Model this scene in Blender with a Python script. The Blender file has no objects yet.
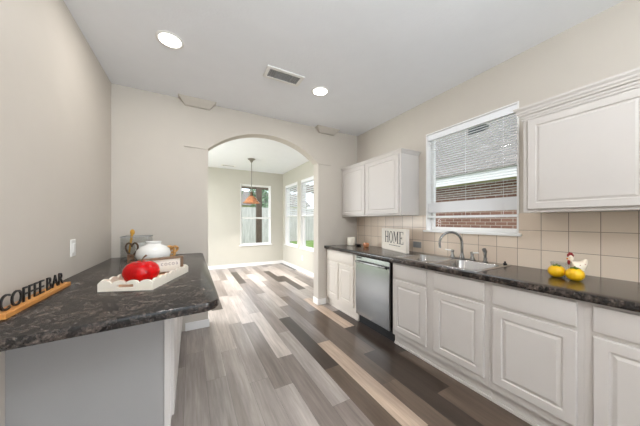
import bpy, bmesh, math, random
from mathutils import Vector, Matrix
random.seed(7)
C = bpy.context.scene.collection
PI = math.pi

# ------------------------------------------------------------------ camera, world, sun, exposure
CAMZ = 1.30
cam = bpy.data.cameras.new('camera')
cam.sensor_fit = 'HORIZONTAL'; cam.sensor_width = 36.0
cam.lens = 235.0 / 640.0 * 36.0
cam.shift_y = 8.0 / 640.0
cam.clip_start = 0.05
camo = bpy.data.objects.new('camera', cam); C.objects.link(camo)
camo.location = (0, 0, CAMZ)
camo.rotation_euler = (PI / 2, 0, -math.atan2(129.0, 235.0))
bpy.context.scene.camera = camo

vs = bpy.context.scene.view_settings
vs.view_transform = 'Standard'
vs.look = 'None'
vs.gamma = 1.0
vs.use_curve_mapping = False
vs.exposure = 0.12

w = bpy.data.worlds.new('sky'); bpy.context.scene.world = w
w.use_nodes = True
wn = w.node_tree.nodes; wl = w.node_tree.links
bg = wn['Background']
bg.inputs['Color'].default_value = (0.80, 0.90, 1.0, 1)
bg.inputs['Strength'].default_value = 2.2

def light(name, kind, loc, energy, color=(1, 1, 1), rot=(0, 0, 0), **kw):
    l = bpy.data.lights.new(name, kind); l.energy = energy; l.color = color
    for k, v in kw.items(): setattr(l, k, v)
    o = bpy.data.objects.new(name, l); C.objects.link(o)
    o.location = loc; o.rotation_euler = rot
    return o
light('sun', 'SUN', (0, 0, 12), 1.6, (1, .96, .9), (math.radians(38), 0, math.radians(-50)), angle=math.radians(3))
# added fill lamps at made-up openings: room side behind camera, nook's hidden left
light('rear_fill', 'AREA', (2.60, -2.2, 1.3), 76, (.93, .965, 1), (PI / 2, 0, math.radians(90)), shape='RECTANGLE', size=1.7, size_y=2.2)
light('nook_fill', 'AREA', (-1.25, 4.9, 1.4), 75, (.97, .98, 1), (0, -math.radians(78), 0), shape='RECTANGLE', size=2.0, size_y=2.3, spread=math.radians(165))
# added lamp beside the camera, aimed up so the ceiling spreads its light
light('bounce_fill', 'AREA', (0.35, -1.2, 2.08), 90, (.86, .94, 1), (math.radians(160), 0, 0), shape='DISK', size=.7)
CAN_W = 6.0

# ------------------------------------------------------------------ materials
def lin(r, g, b):
    def f(c):
        c /= 255.0
        return c / 12.92 if c <= .04045 else ((c + .055) / 1.055) ** 2.4
    return (f(r), f(g), f(b), 1)

class NT:
    def __init__(s, name):
        s.m = bpy.data.materials.new(name); s.m.use_nodes = True
        s.t = s.m.node_tree; s.b = s.t.nodes['Principled BSDF']
    def n(s, typ, **kw):
        x = s.t.nodes.new(typ)
        for k, v in kw.items(): setattr(x, k, v)
        return x
    def l(s, a, b): s.t.links.new(a, b)
    def coords(s, scale=(1, 1, 1)):
        tc = s.n('ShaderNodeTexCoord'); mp = s.n('ShaderNodeMapping')
        mp.inputs['Scale'].default_value = scale
        s.l(tc.outputs['Object'], mp.inputs['Vector'])
        return mp.outputs['Vector']
    def noise(s, vec, scale, detail=3, rough=.55):
        x = s.n('ShaderNodeTexNoise'); x.inputs['Scale'].default_value = scale
        x.inputs['Detail'].default_value = detail; x.inputs['Roughness'].default_value = rough
        s.l(vec, x.inputs['Vector']); return x.outputs['Fac']
    def ramp(s, fac, stops, interp='LINEAR'):
        r = s.n('ShaderNodeValToRGB'); r.color_ramp.interpolation = interp
        e = r.color_ramp.elements
        e[0].position, e[0].color = stops[0]; e[1].position, e[1].color = stops[-1]
        for p, c in stops[1:-1]:
            q = e.new(p); q.color = c
        s.l(fac, r.inputs['Fac']); return r.outputs['Color']
    def bump(s, h, strength, dist=.01):
        b = s.n('ShaderNodeBump'); b.inputs['Strength'].default_value = strength
        b.inputs['Distance'].default_value = dist
        s.l(h, b.inputs['Height']); s.l(b.outputs['Normal'], s.b.inputs['Normal'])
    def set(s, **kw):
        for k, v in kw.items():
            s.b.inputs[k.replace('_', ' ')].default_value = v
        return s

def paint(name, col, rough=.5, bscale=0, bstr=.1, var=.03, spec=.4):
    t = NT(name); t.set(Roughness=rough); t.b.inputs['Specular IOR Level'].default_value = spec
    v = t.coords()
    k = t.noise(v, 6, 3)
    c2 = tuple(x * (1 - var) for x in col[:3]) + (1,)
    t.l(t.ramp(k, [(.3, c2), (.7, col)]), t.b.inputs['Base Color'])
    if bscale: t.bump(t.noise(v, bscale, 3), bstr, .004)
    return t.m

M = {}
M['wall'] = paint('wall_paint', lin(199, 191, 181), .6, 140, .12, .02, .25)
M['nook_wall'] = paint('nook_wall_paint', lin(196, 192, 181), .6, 140, .12, .02, .25)
M['ceiling'] = paint('ceiling_paint', lin(239, 240, 243), .8, 55, .35, .02, .2)
M['white'] = paint('white_trim_paint', lin(238, 236, 234), .4, 0, 0, .015)
M['cab'] = paint('cabinet_paint', lin(201, 195, 190), .38, 0, 0, .02)
M['cabwarm'] = paint('cabinet_paint_ivory', lin(218, 210, 200), .38, 0, 0, .02)
M['endpanel'] = paint('end_panel_grey', lin(152, 149, 147), .5, 0, 0, .02)  # one even grey, darker than the cabinet body
M['blind'] = paint('blind_white', lin(240, 240, 242), .5, 0, 0, .01)
M['plastic'] = paint('white_plastic', lin(236, 234, 230), .35, 0, 0, .01)
M['ceramic'] = paint('white_ceramic', lin(240, 238, 234), .12, 0, 0, .01, .6)
M['cream'] = paint('cream_ceramic', lin(238, 230, 214), .3, 0, 0, .02)
M['black'] = paint('black_paint', lin(22, 21, 22), .4, 0, 0, .1)
M['blackplastic'] = paint('black_plastic', lin(14, 14, 15), .35, 0, 0, .1)
M['darkgrey'] = paint('dark_grey_duct', lin(58, 58, 60), .7, 0, 0, .1)
M['greymetal'] = paint('grey_enamel', lin(150, 150, 150), .45, 0, 0, .05)
M['signwhite'] = paint('sign_whitewash', lin(236, 229, 218), .55, 0, 0, .04)
M['signtext'] = paint('sign_lettering', lin(62, 60, 62), .6, 0, 0, .1)
M['signtext2'] = paint('faded_lettering', lin(150, 130, 132), .6, 0, 0, .1)
M['traywhite'] = paint('tray_paint', lin(238, 229, 214), .45, 0, 0, .03)
M['traytan'] = paint('tray_inside_tan', lin(222, 184, 148), .5, 0, 0, .06)
M['yellow'] = paint('lemon_yellow', lin(244, 190, 16), .28, 60, .15, .12, .5)
M['green'] = paint('leaf_green', lin(96, 116, 40), .4, 0, 0, .2)
M['redcomb'] = paint('comb_red', lin(140, 22, 24), .4, 0, 0, .1)
M['hen'] = paint('hen_glaze', lin(236, 222, 200), .3, 0, 0, .04)
M['orange'] = paint('beak_orange', lin(226, 140, 40), .4, 0, 0, .05)
M['gold'] = paint('golden_wood', lin(212, 158, 58), .4, 0, 0, .15)
M['postbrown'] = paint('weathered_post', lin(104, 88, 78), .8, 20, .2, .2)
M['lawn'] = paint('lawn', lin(120, 150, 76), .9, 30, .5, .4, .1)
M['leaf'] = paint('tree_leaf', lin(112, 138, 84), .7, 0, 0, .45, .2)
M['leafpale'] = paint('tree_leaf_pale', lin(160, 182, 150), .7, 0, 0, .4, .2)
M['bark'] = paint('bark', lin(92, 76, 62), .9, 20, .4, .3)
M['soffit'] = paint('soffit_cream', lin(222, 214, 184), .6, 0, 0, .02)

def wood(name, dark, light_, scale=9, rough=.45, axis=1):
    t = NT(name); t.set(Roughness=rough)
    sc = [scale * 3] * 3; sc[axis] = scale * .35
    v = t.coords(tuple(sc))
    k = t.noise(v, 1.0, 5, .6)
    t.l(t.ramp(k, [(.3, dark), (.7, light_)]), t.b.inputs['Base Color'])
    return t.m
M['oak'] = wood('oiled_oak', lin(176, 108, 44), lin(218, 156, 84))
M['framewood'] = wood('brown_frame_wood', lin(92, 66, 44), lin(140, 106, 74))
M['knot'] = wood('knot_wood', lin(176, 122, 62), lin(222, 170, 100), 20)
M['walnut'] = wood('walnut_loop', lin(70, 46, 28), lin(112, 80, 52), 20)
M['letterwood'] = wood('letter_wood', lin(84, 56, 34), lin(130, 92, 60), 20)
M['fence'] = wood('fence_wood', lin(172, 165, 162), lin(212, 206, 204), 3, .85, 2)

def metal(name, col, rough, brushed=None):
    t = NT(name); t.set(Metallic=1.0, Roughness=rough)
    v = t.coords(brushed or (1, 1, 1))
    k = t.noise(v, 30 if brushed else 8, 3)
    c2 = tuple(x * .86 for x in col[:3]) + (1,)
    t.l(t.ramp(k, [(.3, c2), (.7, col)]), t.b.inputs['Base Color'])
    return t.m
M['steel'] = metal('brushed_steel', lin(156, 156, 155), .24, (.3, .3, 26))
M['sinksteel'] = metal('sink_steel', lin(186, 184, 182), .22)
M['chrome'] = metal('chrome', lin(140, 138, 136), .12)
M['pewter'] = metal('pewter', lin(150, 146, 138), .35)
M['copperdark'] = metal('aged_metal', lin(120, 100, 84), .4)

def laminate(name):
    t = NT(name); t.set(Roughness=.20); t.b.inputs['Specular IOR Level'].default_value = .55
    v = t.coords()
    a = t.noise(v, 13, 6, .7); b = t.noise(v, 62, 6, .75)
    mx = t.n('ShaderNodeMath', operation='ADD'); 
    m1 = t.n('ShaderNodeMath', operation='MULTIPLY'); m1.inputs[1].default_value = .45
    m2 = t.n('ShaderNodeMath', operation='MULTIPLY'); m2.inputs[1].default_value = .55
    t.l(a, m1.inputs[0]); t.l(b, m2.inputs[0]); t.l(m1.outputs[0], mx.inputs[0]); t.l(m2.outputs[0], mx.inputs[1])
    t.l(t.ramp(mx.outputs[0], [(.40, lin(12, 11, 12)), (.49, lin(36, 32, 31)), (.56, lin(80, 70, 64)), (.67, lin(140, 127, 117))]), t.b.inputs['Base Color'])
    return t.m
M['counter'] = laminate('dark_marbled_laminate')

def floor_mat():
    t = NT('wood_look_planks'); t.set(Roughness=.28); t.b.inputs['Specular IOR Level'].default_value = .5
    at = t.n('ShaderNodeAttribute'); at.attribute_name = 'tone'
    rd = t.n('ShaderNodeAttribute'); rd.attribute_name = 'rnd'
    tc = t.n('ShaderNodeTexCoord'); mp = t.n('ShaderNodeMapping')
    t.l(tc.outputs['Object'], mp.inputs['Vector'])
    mp.inputs['Scale'].default_value = (46, 2.6, 1)
    cb = t.n('ShaderNodeVectorMath', operation='ADD')
    sc = t.n('ShaderNodeVectorMath', operation='SCALE'); sc.inputs['Scale'].default_value = 60
    t.l(rd.outputs['Color'], sc.inputs[0])
    t.l(mp.outputs['Vector'], cb.inputs[0]); t.l(sc.outputs['Vector'], cb.inputs[1])
    g1 = t.noise(cb.outputs['Vector'], 1.0, 5, .65)
    mp2 = t.n('ShaderNodeMapping'); mp2.inputs['Scale'].default_value = (11, 1.0, 1)
    t.l(tc.outputs['Object'], mp2.inputs['Vector'])
    cb2 = t.n('ShaderNodeVectorMath', operation='ADD')
    t.l(mp2.outputs['Vector'], cb2.inputs[0]); t.l(sc.outputs['Vector'], cb2.inputs[1])
    g2 = t.noise(cb2.outputs['Vector'], 1.0, 3, .5)
    f1 = t.ramp(g1, [(.25, (.72, .71, .70, 1)), (.75, (1.22, 1.22, 1.22, 1))])
    f2 = t.ramp(g2, [(.3, (.76, .74, .72, 1)), (.7, (1.2, 1.2, 1.2, 1))])
    a = t.n('ShaderNodeMix', data_type='RGBA', blend_type='MULTIPLY'); a.inputs['Factor'].default_value = 1
    t.l(at.outputs['Color'], a.inputs[6]); t.l(f1, a.inputs[7])
    b = t.n('ShaderNodeMix', data_type='RGBA', blend_type='MULTIPLY'); b.inputs['Factor'].default_value = 1
    t.l(a.outputs[2], b.inputs[6]); t.l(f2, b.inputs[7])
    t.l(b.outputs[2], t.b.inputs['Base Color'])
    t.bump(g1, .06, .002)
    return t.m
M['floor'] = floor_mat()

def tile_mat():
    t = NT('square_wall_tile'); t.set(Roughness=.30)
    tc = t.n('ShaderNodeTexCoord'); sp = t.n('ShaderNodeSeparateXYZ'); cm = t.n('ShaderNodeCombineXYZ')
    t.l(tc.outputs['Object'], sp.inputs[0])
    ay = t.n('ShaderNodeMath', operation='ADD'); ay.inputs[1].default_value = -.802 + .157 * 40
    az = t.n('ShaderNodeMath', operation='ADD'); az.inputs[1].default_value = -1.065 + .157 * 20
    t.l(sp.outputs['Y'], ay.inputs[0]); t.l(sp.outputs['Z'], az.inputs[0])
    t.l(ay.outputs[0], cm.inputs['X']); t.l(az.outputs[0], cm.inputs['Y'])
    br = t.n('ShaderNodeTexBrick'); br.offset = 0; br.squash = 1
    br.inputs['Scale'].default_value = 1; br.inputs['Brick Width'].default_value = .157
    br.inputs['Row Height'].default_value = .157; br.inputs['Mortar Size'].default_value = .0022
    br.inputs['Mortar Smooth'].default_value = .2; br.inputs['Bias'].default_value = 0
    br.inputs['Color1'].default_value = lin(214, 196, 178); br.inputs['Color2'].default_value = lin(224, 208, 190)
    br.inputs['Mortar'].default_value = lin(142, 124, 108)
    t.l(cm.outputs[0], br.inputs['Vector']); t.l(br.outputs['Color'], t.b.inputs['Base Color'])
    inv = t.n('ShaderNodeMath', operation='SUBTRACT'); inv.inputs[0].default_value = 1
    t.l(br.outputs['Fac'], inv.inputs[1]); t.bump(inv.outputs[0], .3, .002)
    return t.m
M['tile'] = tile_mat()

def brick_mat():
    t = NT('neighbour_brick'); t.set(Roughness=.85)
    tc = t.n('ShaderNodeTexCoord'); sp = t.n('ShaderNodeSeparateXYZ'); cm = t.n('ShaderNodeCombineXYZ')
    t.l(tc.outputs['Object'], sp.inputs[0]); t.l(sp.outputs['Y'], cm.inputs['X']); t.l(sp.outputs['Z'], cm.inputs['Y'])
    br = t.n('ShaderNodeTexBrick')
    br.inputs['Scale'].default_value = 1; br.inputs['Brick Width'].default_value = .21
    br.inputs['Row Height'].default_value = .075; br.inputs['Mortar Size'].default_value = .006
    br.inputs['Color1'].default_value = lin(124, 84, 72); br.inputs['Color2'].default_value = lin(146, 106, 92)
    br.inputs['Mortar'].default_value = lin(186, 172, 162)
    t.l(cm.outputs[0], br.inputs['Vector']); t.l(br.outputs['Color'], t.b.inputs['Base Color'])
    return t.m
M['brick'] = brick_mat()

def shingle_mat():
    t = NT('roof_shingles'); t.set(Roughness=.9)
    tc = t.n('ShaderNodeTexCoord'); sp = t.n('ShaderNodeSeparateXYZ'); cm = t.n('ShaderNodeCombineXYZ')
    t.l(tc.outputs['Object'], sp.inputs[0]); t.l(sp.outputs['Y'], cm.inputs['X']); t.l(sp.outputs['X'], cm.inputs['Y'])
    br = t.n('ShaderNodeTexBrick')
    br.inputs['Scale'].default_value = 1; br.inputs['Brick Width'].default_value = .3
    br.inputs['Row Height'].default_value = .13; br.inputs['Mortar Size'].default_value = .008
    br.inputs['Color1'].default_value = lin(118, 111, 106); br.inputs['Color2'].default_value = lin(136, 128, 122)
    br.inputs['Mortar'].default_value = lin(88, 83, 80)
    t.l(cm.outputs[0], br.inputs['Vector']); t.l(br.outputs['Color'], t.b.inputs['Base Color'])
    return t.m
M['shingle'] = shingle_mat()

def glass_mat(name, tint=(1, 1, 1, 1), refl=.08):
    t = NT(name); t.t.nodes.remove(t.b)
    out = [n for n in t.t.nodes if n.type == 'OUTPUT_MATERIAL'][0]
    tr = t.n('ShaderNodeBsdfTransparent'); tr.inputs['Color'].default_value = tint
    gl = t.n('ShaderNodeBsdfGlossy'); gl.inputs['Roughness'].default_value = .02
    lw = t.n('ShaderNodeLayerWeight'); lw.inputs['Blend'].default_value = .5
    pw = t.n('ShaderNodeMath', operation='POWER'); pw.inputs[1].default_value = 4
    t.l(lw.outputs['Facing'], pw.inputs[0])
    fr = t.n('ShaderNodeMath', operation='MULTIPLY_ADD'); fr.inputs[1].default_value = .5; fr.inputs[2].default_value = .012
    t.l(pw.outputs[0], fr.inputs[0])
    mx = t.n('ShaderNodeMixShader')
    t.l(fr.outputs[0], mx.inputs[0]); t.l(tr.outputs[0], mx.inputs[1]); t.l(gl.outputs[0], mx.inputs[2])
    t.l(mx.outputs[0], out.inputs['Surface'])
    return t.m
M['glass'] = glass_mat('window_glass')
M['jarglass'] = glass_mat('clear_glass', (.93, .94, .94, 1))

def emit(name, col, s):
    t = NT(name); t.set(Roughness=.5)
    t.b.inputs['Base Color'].default_value = col
    t.b.inputs['Emission Color'].default_value = col; t.b.inputs['Emission Strength'].default_value = s
    return t.m
M['lamp'] = emit('lamp_lens', (1, .97, .92, 1), 6)
M['bulb'] = emit('bulb', (1, .9, .75, 1), 8)

def apple_mat():
    t = NT('red_enamel'); t.set(Roughness=.08); t.b.inputs['Specular IOR Level'].default_value = .35
    v = t.coords((6, 6, 1.5)); k = t.noise(v, 3, 3)
    t.l(t.ramp(k, [(.3, lin(150, 2, 5)), (.7, lin(206, 6, 10))]), t.b.inputs['Base Color'])
    return t.m
M['apple'] = apple_mat()
def amber_mat():
    t = NT('amber_glass'); t.set(Roughness=.15)
    v = t.coords(); k = t.noise(v, 14, 3)
    t.l(t.ramp(k, [(.3, lin(186, 116, 74)), (.7, lin(226, 166, 122))]), t.b.inputs['Base Color'])
    t.b.inputs['Transmission Weight'].default_value = .25
    return t.m
M['amber'] = amber_mat()
def hen_mat():
    t = NT('speckled_glaze'); t.set(Roughness=.25)
    v = t.coords(); vo = t.n('ShaderNodeTexVoronoi'); vo.inputs['Scale'].default_value = 42
    t.l(v, vo.inputs['Vector'])
    t.l(t.ramp(vo.outputs['Distance'], [(.18, lin(150, 50, 40)), (.26, lin(238, 224, 202))]), t.b.inputs['Base Color'])
    return t.m
M['speckle'] = hen_mat()

# ------------------------------------------------------------------ mesh helpers
class MB:
    def __init__(s): s.bm = bmesh.new(); s.mi = 0
    def face(s, pts, mi=0):
        f = s.bm.faces.new([s.bm.verts.new(p) for p in pts]); f.material_index = mi; return f
    def box(s, x0, x1, y0, y1, z0, z1, mi=0):
        v = [s.bm.verts.new(p) for p in ((x0, y0, z0), (x1, y0, z0), (x1, y1, z0), (x0, y1, z0), (x0, y0, z1), (x1, y0, z1), (x1, y1, z1), (x0, y1, z1))]
        for q in ((0, 3, 2, 1), (4, 5, 6, 7), (0, 1, 5, 4), (1, 2, 6, 5), (2, 3, 7, 6), (3, 0, 4, 7)):
            f = s.bm.faces.new([v[i] for i in q]); f.material_index = mi
        return s
    def loops(s, loops, close_a=True, close_b=True, closed=True):
        L = [[s.bm.verts.new(p) for p in lp] for lp in loops]
        n = len(L[0])
        for a, b in zip(L, L[1:]):
            for i in range(n if closed else n - 1):
                j = (i + 1) % n
                try: s.bm.faces.new((a[i], a[j], b[j], b[i]))
                except ValueError: pass
        if close_a: s.bm.faces.new(L[0][::-1])
        if close_b: s.bm.faces.new(L[-1])
        return s
    def lathe(s, prof, c=(0, 0, 0), seg=32, caps=(True, True), lobes=0, amp=0):
        lp = []
        for r, z in prof:
            r = max(r, .0004)
            lp.append([(c[0] + r * (1 + amp * math.cos(lobes * 2 * PI * i / seg)) * math.cos(2 * PI * i / seg),
                        c[1] + r * (1 + amp * math.cos(lobes * 2 * PI * i / seg)) * math.sin(2 * PI * i / seg), c[2] + z) for i in range(seg)])
        return s.loops(lp, *caps)
    def tube(s, pts, rad, seg=12, closed=False):
        pts = [Vector(p) for p in pts]; n = len(pts); lp = []
        up = Vector((0, 0, 1)); prev = None
        for i, p in enumerate(pts):
            if closed: d = pts[(i + 1) % n] - pts[i - 1]
            else: d = pts[min(i + 1, n - 1)] - pts[max(i - 1, 0)]
            d.normalize()
            if prev is None:
                a = d.cross(up)
                if a.length < .05: a = d.cross(Vector((1, 0, 0)))
            else: a = prev - d * prev.dot(d)
            a.normalize(); prev = a; b = d.cross(a)
            r = rad[i] if isinstance(rad, (list, tuple)) else rad
            lp.append([tuple(p + (a * math.cos(2 * PI * k / seg) + b * math.sin(2 * PI * k / seg)) * r) for k in range(seg)])
        if closed: return s.loops(lp + [lp[0]], False, False)
        return s.loops(lp)
    def prism(s, poly, axis, a, b):
        """poly of 2-D points extruded along an axis: axis 'x' -> (y,z), 'y' -> (x,z), 'z' -> (x,y)"""
        def P(p, t): return {'x': (t, p[0], p[1]), 'y': (p[0], t, p[1]), 'z': (p[0], p[1], t)}[axis]
        return s.loops([[P(p, a) for p in poly], [P(p, b) for p in poly]])
    def panel(s, o, u, v, n, w, h, rings):
        o, u, v, n = map(Vector, (o, u, v, n)); lp = []
        for ins, d in rings:
            lp.append([tuple(o + u * x + v * y + n * d) for x, y in ((ins, ins), (w - ins, ins), (w - ins, h - ins), (ins, h - ins))])
        return s.loops(lp)
    def sphere(s, c, r, seg=20, rings=12, sc=(1, 1, 1)):
        m = Matrix.Translation(c) @ Matrix.Diagonal((r * sc[0], r * sc[1], r * sc[2], 1))
        bmesh.ops.create_uvsphere(s.bm, u_segments=seg, v_segments=rings, radius=1, matrix=m); return s
    def xform(s, m): bmesh.ops.transform(s.bm, matrix=m, verts=s.bm.verts); return s
    def build(s, name, mat, parent=None, local=False, bevel=0, smooth=35, segs=2):
        bmesh.ops.remove_doubles(s.bm, verts=s.bm.verts, dist=1e-6)
        bmesh.ops.recalc_face_normals(s.bm, faces=s.bm.faces)
        me = bpy.data.meshes.new(name)
        if parent is not None and not local:
            off = Vector(parent.location)
            q = parent.parent
            while q is not None: off += Vector(q.location); q = q.parent
            bmesh.ops.translate(s.bm, vec=-off, verts=s.bm.verts)
        s.bm.to_mesh(me); s.bm.free()
        for mm in (mat if isinstance(mat, (list, tuple)) else [mat]): me.materials.append(mm)
        if smooth:
            me.shade_smooth(); me.set_sharp_from_angle(angle=math.radians(smooth))
        o = bpy.data.objects.new(name, me); C.objects.link(o)
        if parent is not None: o.parent = parent
        if bevel:
            b = o.modifiers.new('edge', 'BEVEL'); b.width = bevel; b.segments = segs; b.limit_method = 'ANGLE'; b.angle_limit = math.radians(50)
            b.harden_normals = False
        return o

def B(*a, **k): return MB().box(*a, **k)
def tag(o, label, cat, group=None):
    o['label'] = label; o['category'] = cat
    if group: o['group'] = group
    return o
def thing(name, label, cat, loc, rz=0, group=None):
    o = bpy.data.objects.new(name, None); C.objects.link(o); o.empty_display_size = .05
    o.location = loc; o.rotation_euler = (0, 0, rz)
    return tag(o, label, cat, group)
def struct(o):
    o['kind'] = 'structure'; return o
def sroot(name, loc=(0, 0, 0)):
    o = bpy.data.objects.new(name, None); C.objects.link(o); o.location = loc
    return struct(o)
def copy_tree(o, parent=None):
    c = o.copy(); C.objects.link(c)
    if parent is not None: c.parent = parent
    for ch in list(o.children): copy_tree(ch, c)
    return c

def rr(cx, cy, hx, hy, r, z, k=6):
    """rounded rectangle loop"""
    pts = []
    for sx, sy, a0 in ((1, 1, 0), (-1, 1, PI / 2), (-1, -1, PI), (1, -1, 1.5 * PI)):
        for i in range(k + 1):
            a = a0 + (PI / 2) * i / k
            pts.append((cx + sx * (hx - r) + r * math.cos(a), cy + sy * (hy - r) + r * math.sin(a), z))
    return pts

def glyph(ch, size, depth, name, mat, parent, place, squash=1.0, bold=0.0):
    """one letter as a mesh; place maps (x, y, z) of the letter to its spot in the thing. Returns advance width."""
    cu = bpy.data.curves.new('letter', 'FONT'); cu.body = ch; cu.size = size; cu.extrude = depth / 2; cu.offset = bold
    cu.resolution_u = 4
    to = bpy.data.objects.new('letter', cu); C.objects.link(to)
    dg = bpy.context.evaluated_depsgraph_get(); dg.update()
    me = bpy.data.meshes.new_from_object(to.evaluated_get(dg))
    bpy.data.objects.remove(to); bpy.data.curves.remove(cu)
    xs = [v.co.x for v in me.vertices]; x0, x1 = min(xs), max(xs)
    for v in me.vertices:
        v.co = Vector(place((v.co.x - x0) * squash, v.co.y, v.co.z))
    me.materials.clear(); me.materials.append(mat)
    o = bpy.data.objects.new(name, me); C.objects.link(o); o.parent = parent
    return (x1 - x0) * squash

# ------------------------------------------------------------------ room dimensions
XL, XR, YB, ZC = -.73, 2.48, 3.20, 2.74      # left wall, right wall, arch wall, ceiling
YT = .155                                    # thickness of the arch wall
YN = 6.90                                    # nook end wall
YR = -3.6                                    # rear of the room, behind the camera
AX0, AX1, AZS, ARISE = .185, 1.725, 2.19, .30
WY0, WY1, WZ0, WZ1 = .95, 1.865, 1.19, 2.335  # window over the sink
NW = ((4.64, 5.545), (5.76, 6.67)); NZ0, NZ1 = .61, 2.35
BX0, BX1 = 1.22, 2.105

# floor: rows of planks, 152 mm wide, tones read off the boards, left rows painted lighter in place of glare
TONE = {'d': (.040, .027, .020), 'm': (.21, .176, .158), 'g': (.34, .300, .277), 'l': (.47, .415, .383), 't': (.47, .36, .28), 'b': (.115, .082, .061)}
known = {0: [(.9, 2.11, 'g'), (2.11, 3.33, 'g')], 1: [(1.29, 2.51, 'g'), (2.51, 3.73, 'l')], 2: [(.7, 1.92, 'g'), (1.92, 3.14, 'g')],
         3: [(.54, 1.76, 'g'), (1.76, 3.07, 'm'), (3.07, 4.29, 'l')], 4: [(-.29, .93, 'g'), (.93, 2.145, 'm'), (2.145, 3.36, 'l'), (3.36, 4.6, 'g')],
         5: [(.18, 1.40, 'm'), (1.40, 2.62, 'g'), (2.62, 3.84, 'm')], 6: [(-.66, .56, 'm'), (.56, 1.78, 'b'), (1.78, 3.0, 'd'), (3.0, 4.2, 'g')],
         7: [(-.24, .98, 'b'), (.98, 2.20, 't'), (2.20, 3.42, 'm')], 8: [(.18, 1.4, 'b'), (1.4, 2.62, 'b'), (2.62, 3.84, 'b')],
         9: [(.59, 1.81, 'd'), (1.81, 3.03, 'b'), (3.03, 4.25, 'm')], 10: [(-.09, 1.13, 'b'), (1.13, 2.354, 'd'), (2.354, 3.57, 't')], 11: [(.43, 1.654, 'b'), (1.654, 2.87, 'd')],
         -1: [(1.4, 2.62, 'g')], -2: [(1.2, 2.42, 'g')]}
fm = MB(); tones = []
fm.box(XL - .3, XR + .15, YR, YN + .1, -.12, -.0015); tones += [(.03, .025, .02, 0)] * 6
rng = random.Random(3)
for i in range(-8, 17):
    xa, xb = .110 + .152 * i, .110 + .152 * (i + 1)
    ks = known.get(i, [])
    segs = list(ks)
    lo = min([k[0] for k in ks]) if ks else rng.uniform(0, 1.2)
    hi = max([k[1] for k in ks]) if ks else lo
    y = lo
    while y > YR: segs.append((y - 1.22, y, rng.choice('mgglmbg'))); y -= 1.22
    y = hi
    while y < YN: segs.append((y, y + 1.22, rng.choice('mgglmdg'))); y += 1.22
    for (a, b, tn) in segs:
        a = max(a, YR); b = min(b, YN + .1)
        x0, x1 = max(xa + .0005, XL - .3), min(xb - .0005, XR + .15)
        if b - a < .02 or x1 - x0 < .01: continue
        fm.face([(x0, a + .0005, 0), (x1, a + .0005, 0), (x1, b - .0005, 0), (x0, b - .0005, 0)], 0)
        j = rng.uniform(.9, 1.12); c = TONE[tn]
        tones.append((c[0] * j, c[1] * j, c[2] * j, rng.random()))
fm.bm.faces.ensure_lookup_table()
me = bpy.data.meshes.new('floor'); fm.bm.to_mesh(me); fm.bm.free()
me.materials.append(M['floor'])
ca = me.attributes.new('tone', 'FLOAT_COLOR', 'FACE'); cr = me.attributes.new('rnd', 'FLOAT_COLOR', 'FACE')
for k, t in enumerate(tones):
    ca.data[k].color = (t[0], t[1], t[2], 1); cr.data[k].color = (t[3], t[3] * .7 + .1, 0, 1)
fo = bpy.data.objects.new('floor', me); C.objects.link(fo); struct(fo)

struct(B(XL - .15, XR + .2, YR - .1, YN + .15, ZC, ZC + .12).build('ceiling', M['ceiling'], smooth=0))
struct(B(XL - .12, XL, YR, YB + YT, -.12, ZC).build('wall_left', M['wall'], smooth=0))
# unseen rear wall, with a wide opening added to let sky light in
rw = MB()
rw.box(XL, -.5, YR - .12, YR, 0, ZC); rw.box(2.3, XR, YR - .12, YR, 0, ZC); rw.box(-.5, 2.3, YR - .12, YR, 2.6, ZC)
struct(rw.build('wall_rear', M['wall'], smooth=0))

def wall_x(name, x0, x1, y0, y1, holes, mat):
    """wall in the YZ plane with rectangular holes (ya, yb, za, zb), sorted by y"""
    m = MB(); y = y0
    for ya, yb, za, zb in holes:
        m.box(x0, x1, y, ya, -.12, ZC); m.box(x0, x1, ya, yb, -.12, za); m.box(x0, x1, ya, yb, zb, ZC); y = yb
    m.box(x0, x1, y, y1, -.12, ZC)
    return struct(m.build(name, mat, smooth=0))
wall_x('wall_right', XR, XR + .14, YR, YB + YT, [(-3.1, -1.3, .0, 2.45), (WY0, WY1, WZ0, WZ1)], M['wall'])  # first hole is added, out of view, for the rear fill lamp
wall_x('wall_nook_right', XR, XR + .14, YB + YT, YN + .1, [(a, b, NZ0, NZ1) for a, b in NW], M['nook_wall'])
m = MB()
m.box(-1.0, BX0, YN, YN + .12, -.12, ZC); m.box(BX1, XR, YN, YN + .12, -.12, ZC)
m.box(BX0, BX1, YN, YN + .12, -.12, NZ0); m.box(BX0, BX1, YN, YN + .12, NZ1, ZC)
struct(m.build('wall_nook_back', M['nook_wall'], smooth=0))

# nook's hidden left side, with an opening added to admit the fill light
m = MB(); m.box(-1.0, -.88, YB + YT, 3.7, -.12, ZC); m.box(-1.0, -.88, 6.2, YN, -.12, ZC); m.box(-1.0, -.88, 3.7, 6.2, 2.35, ZC)
struct(m.build('wall_nook_left', M['nook_wall'], smooth=0))
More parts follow.
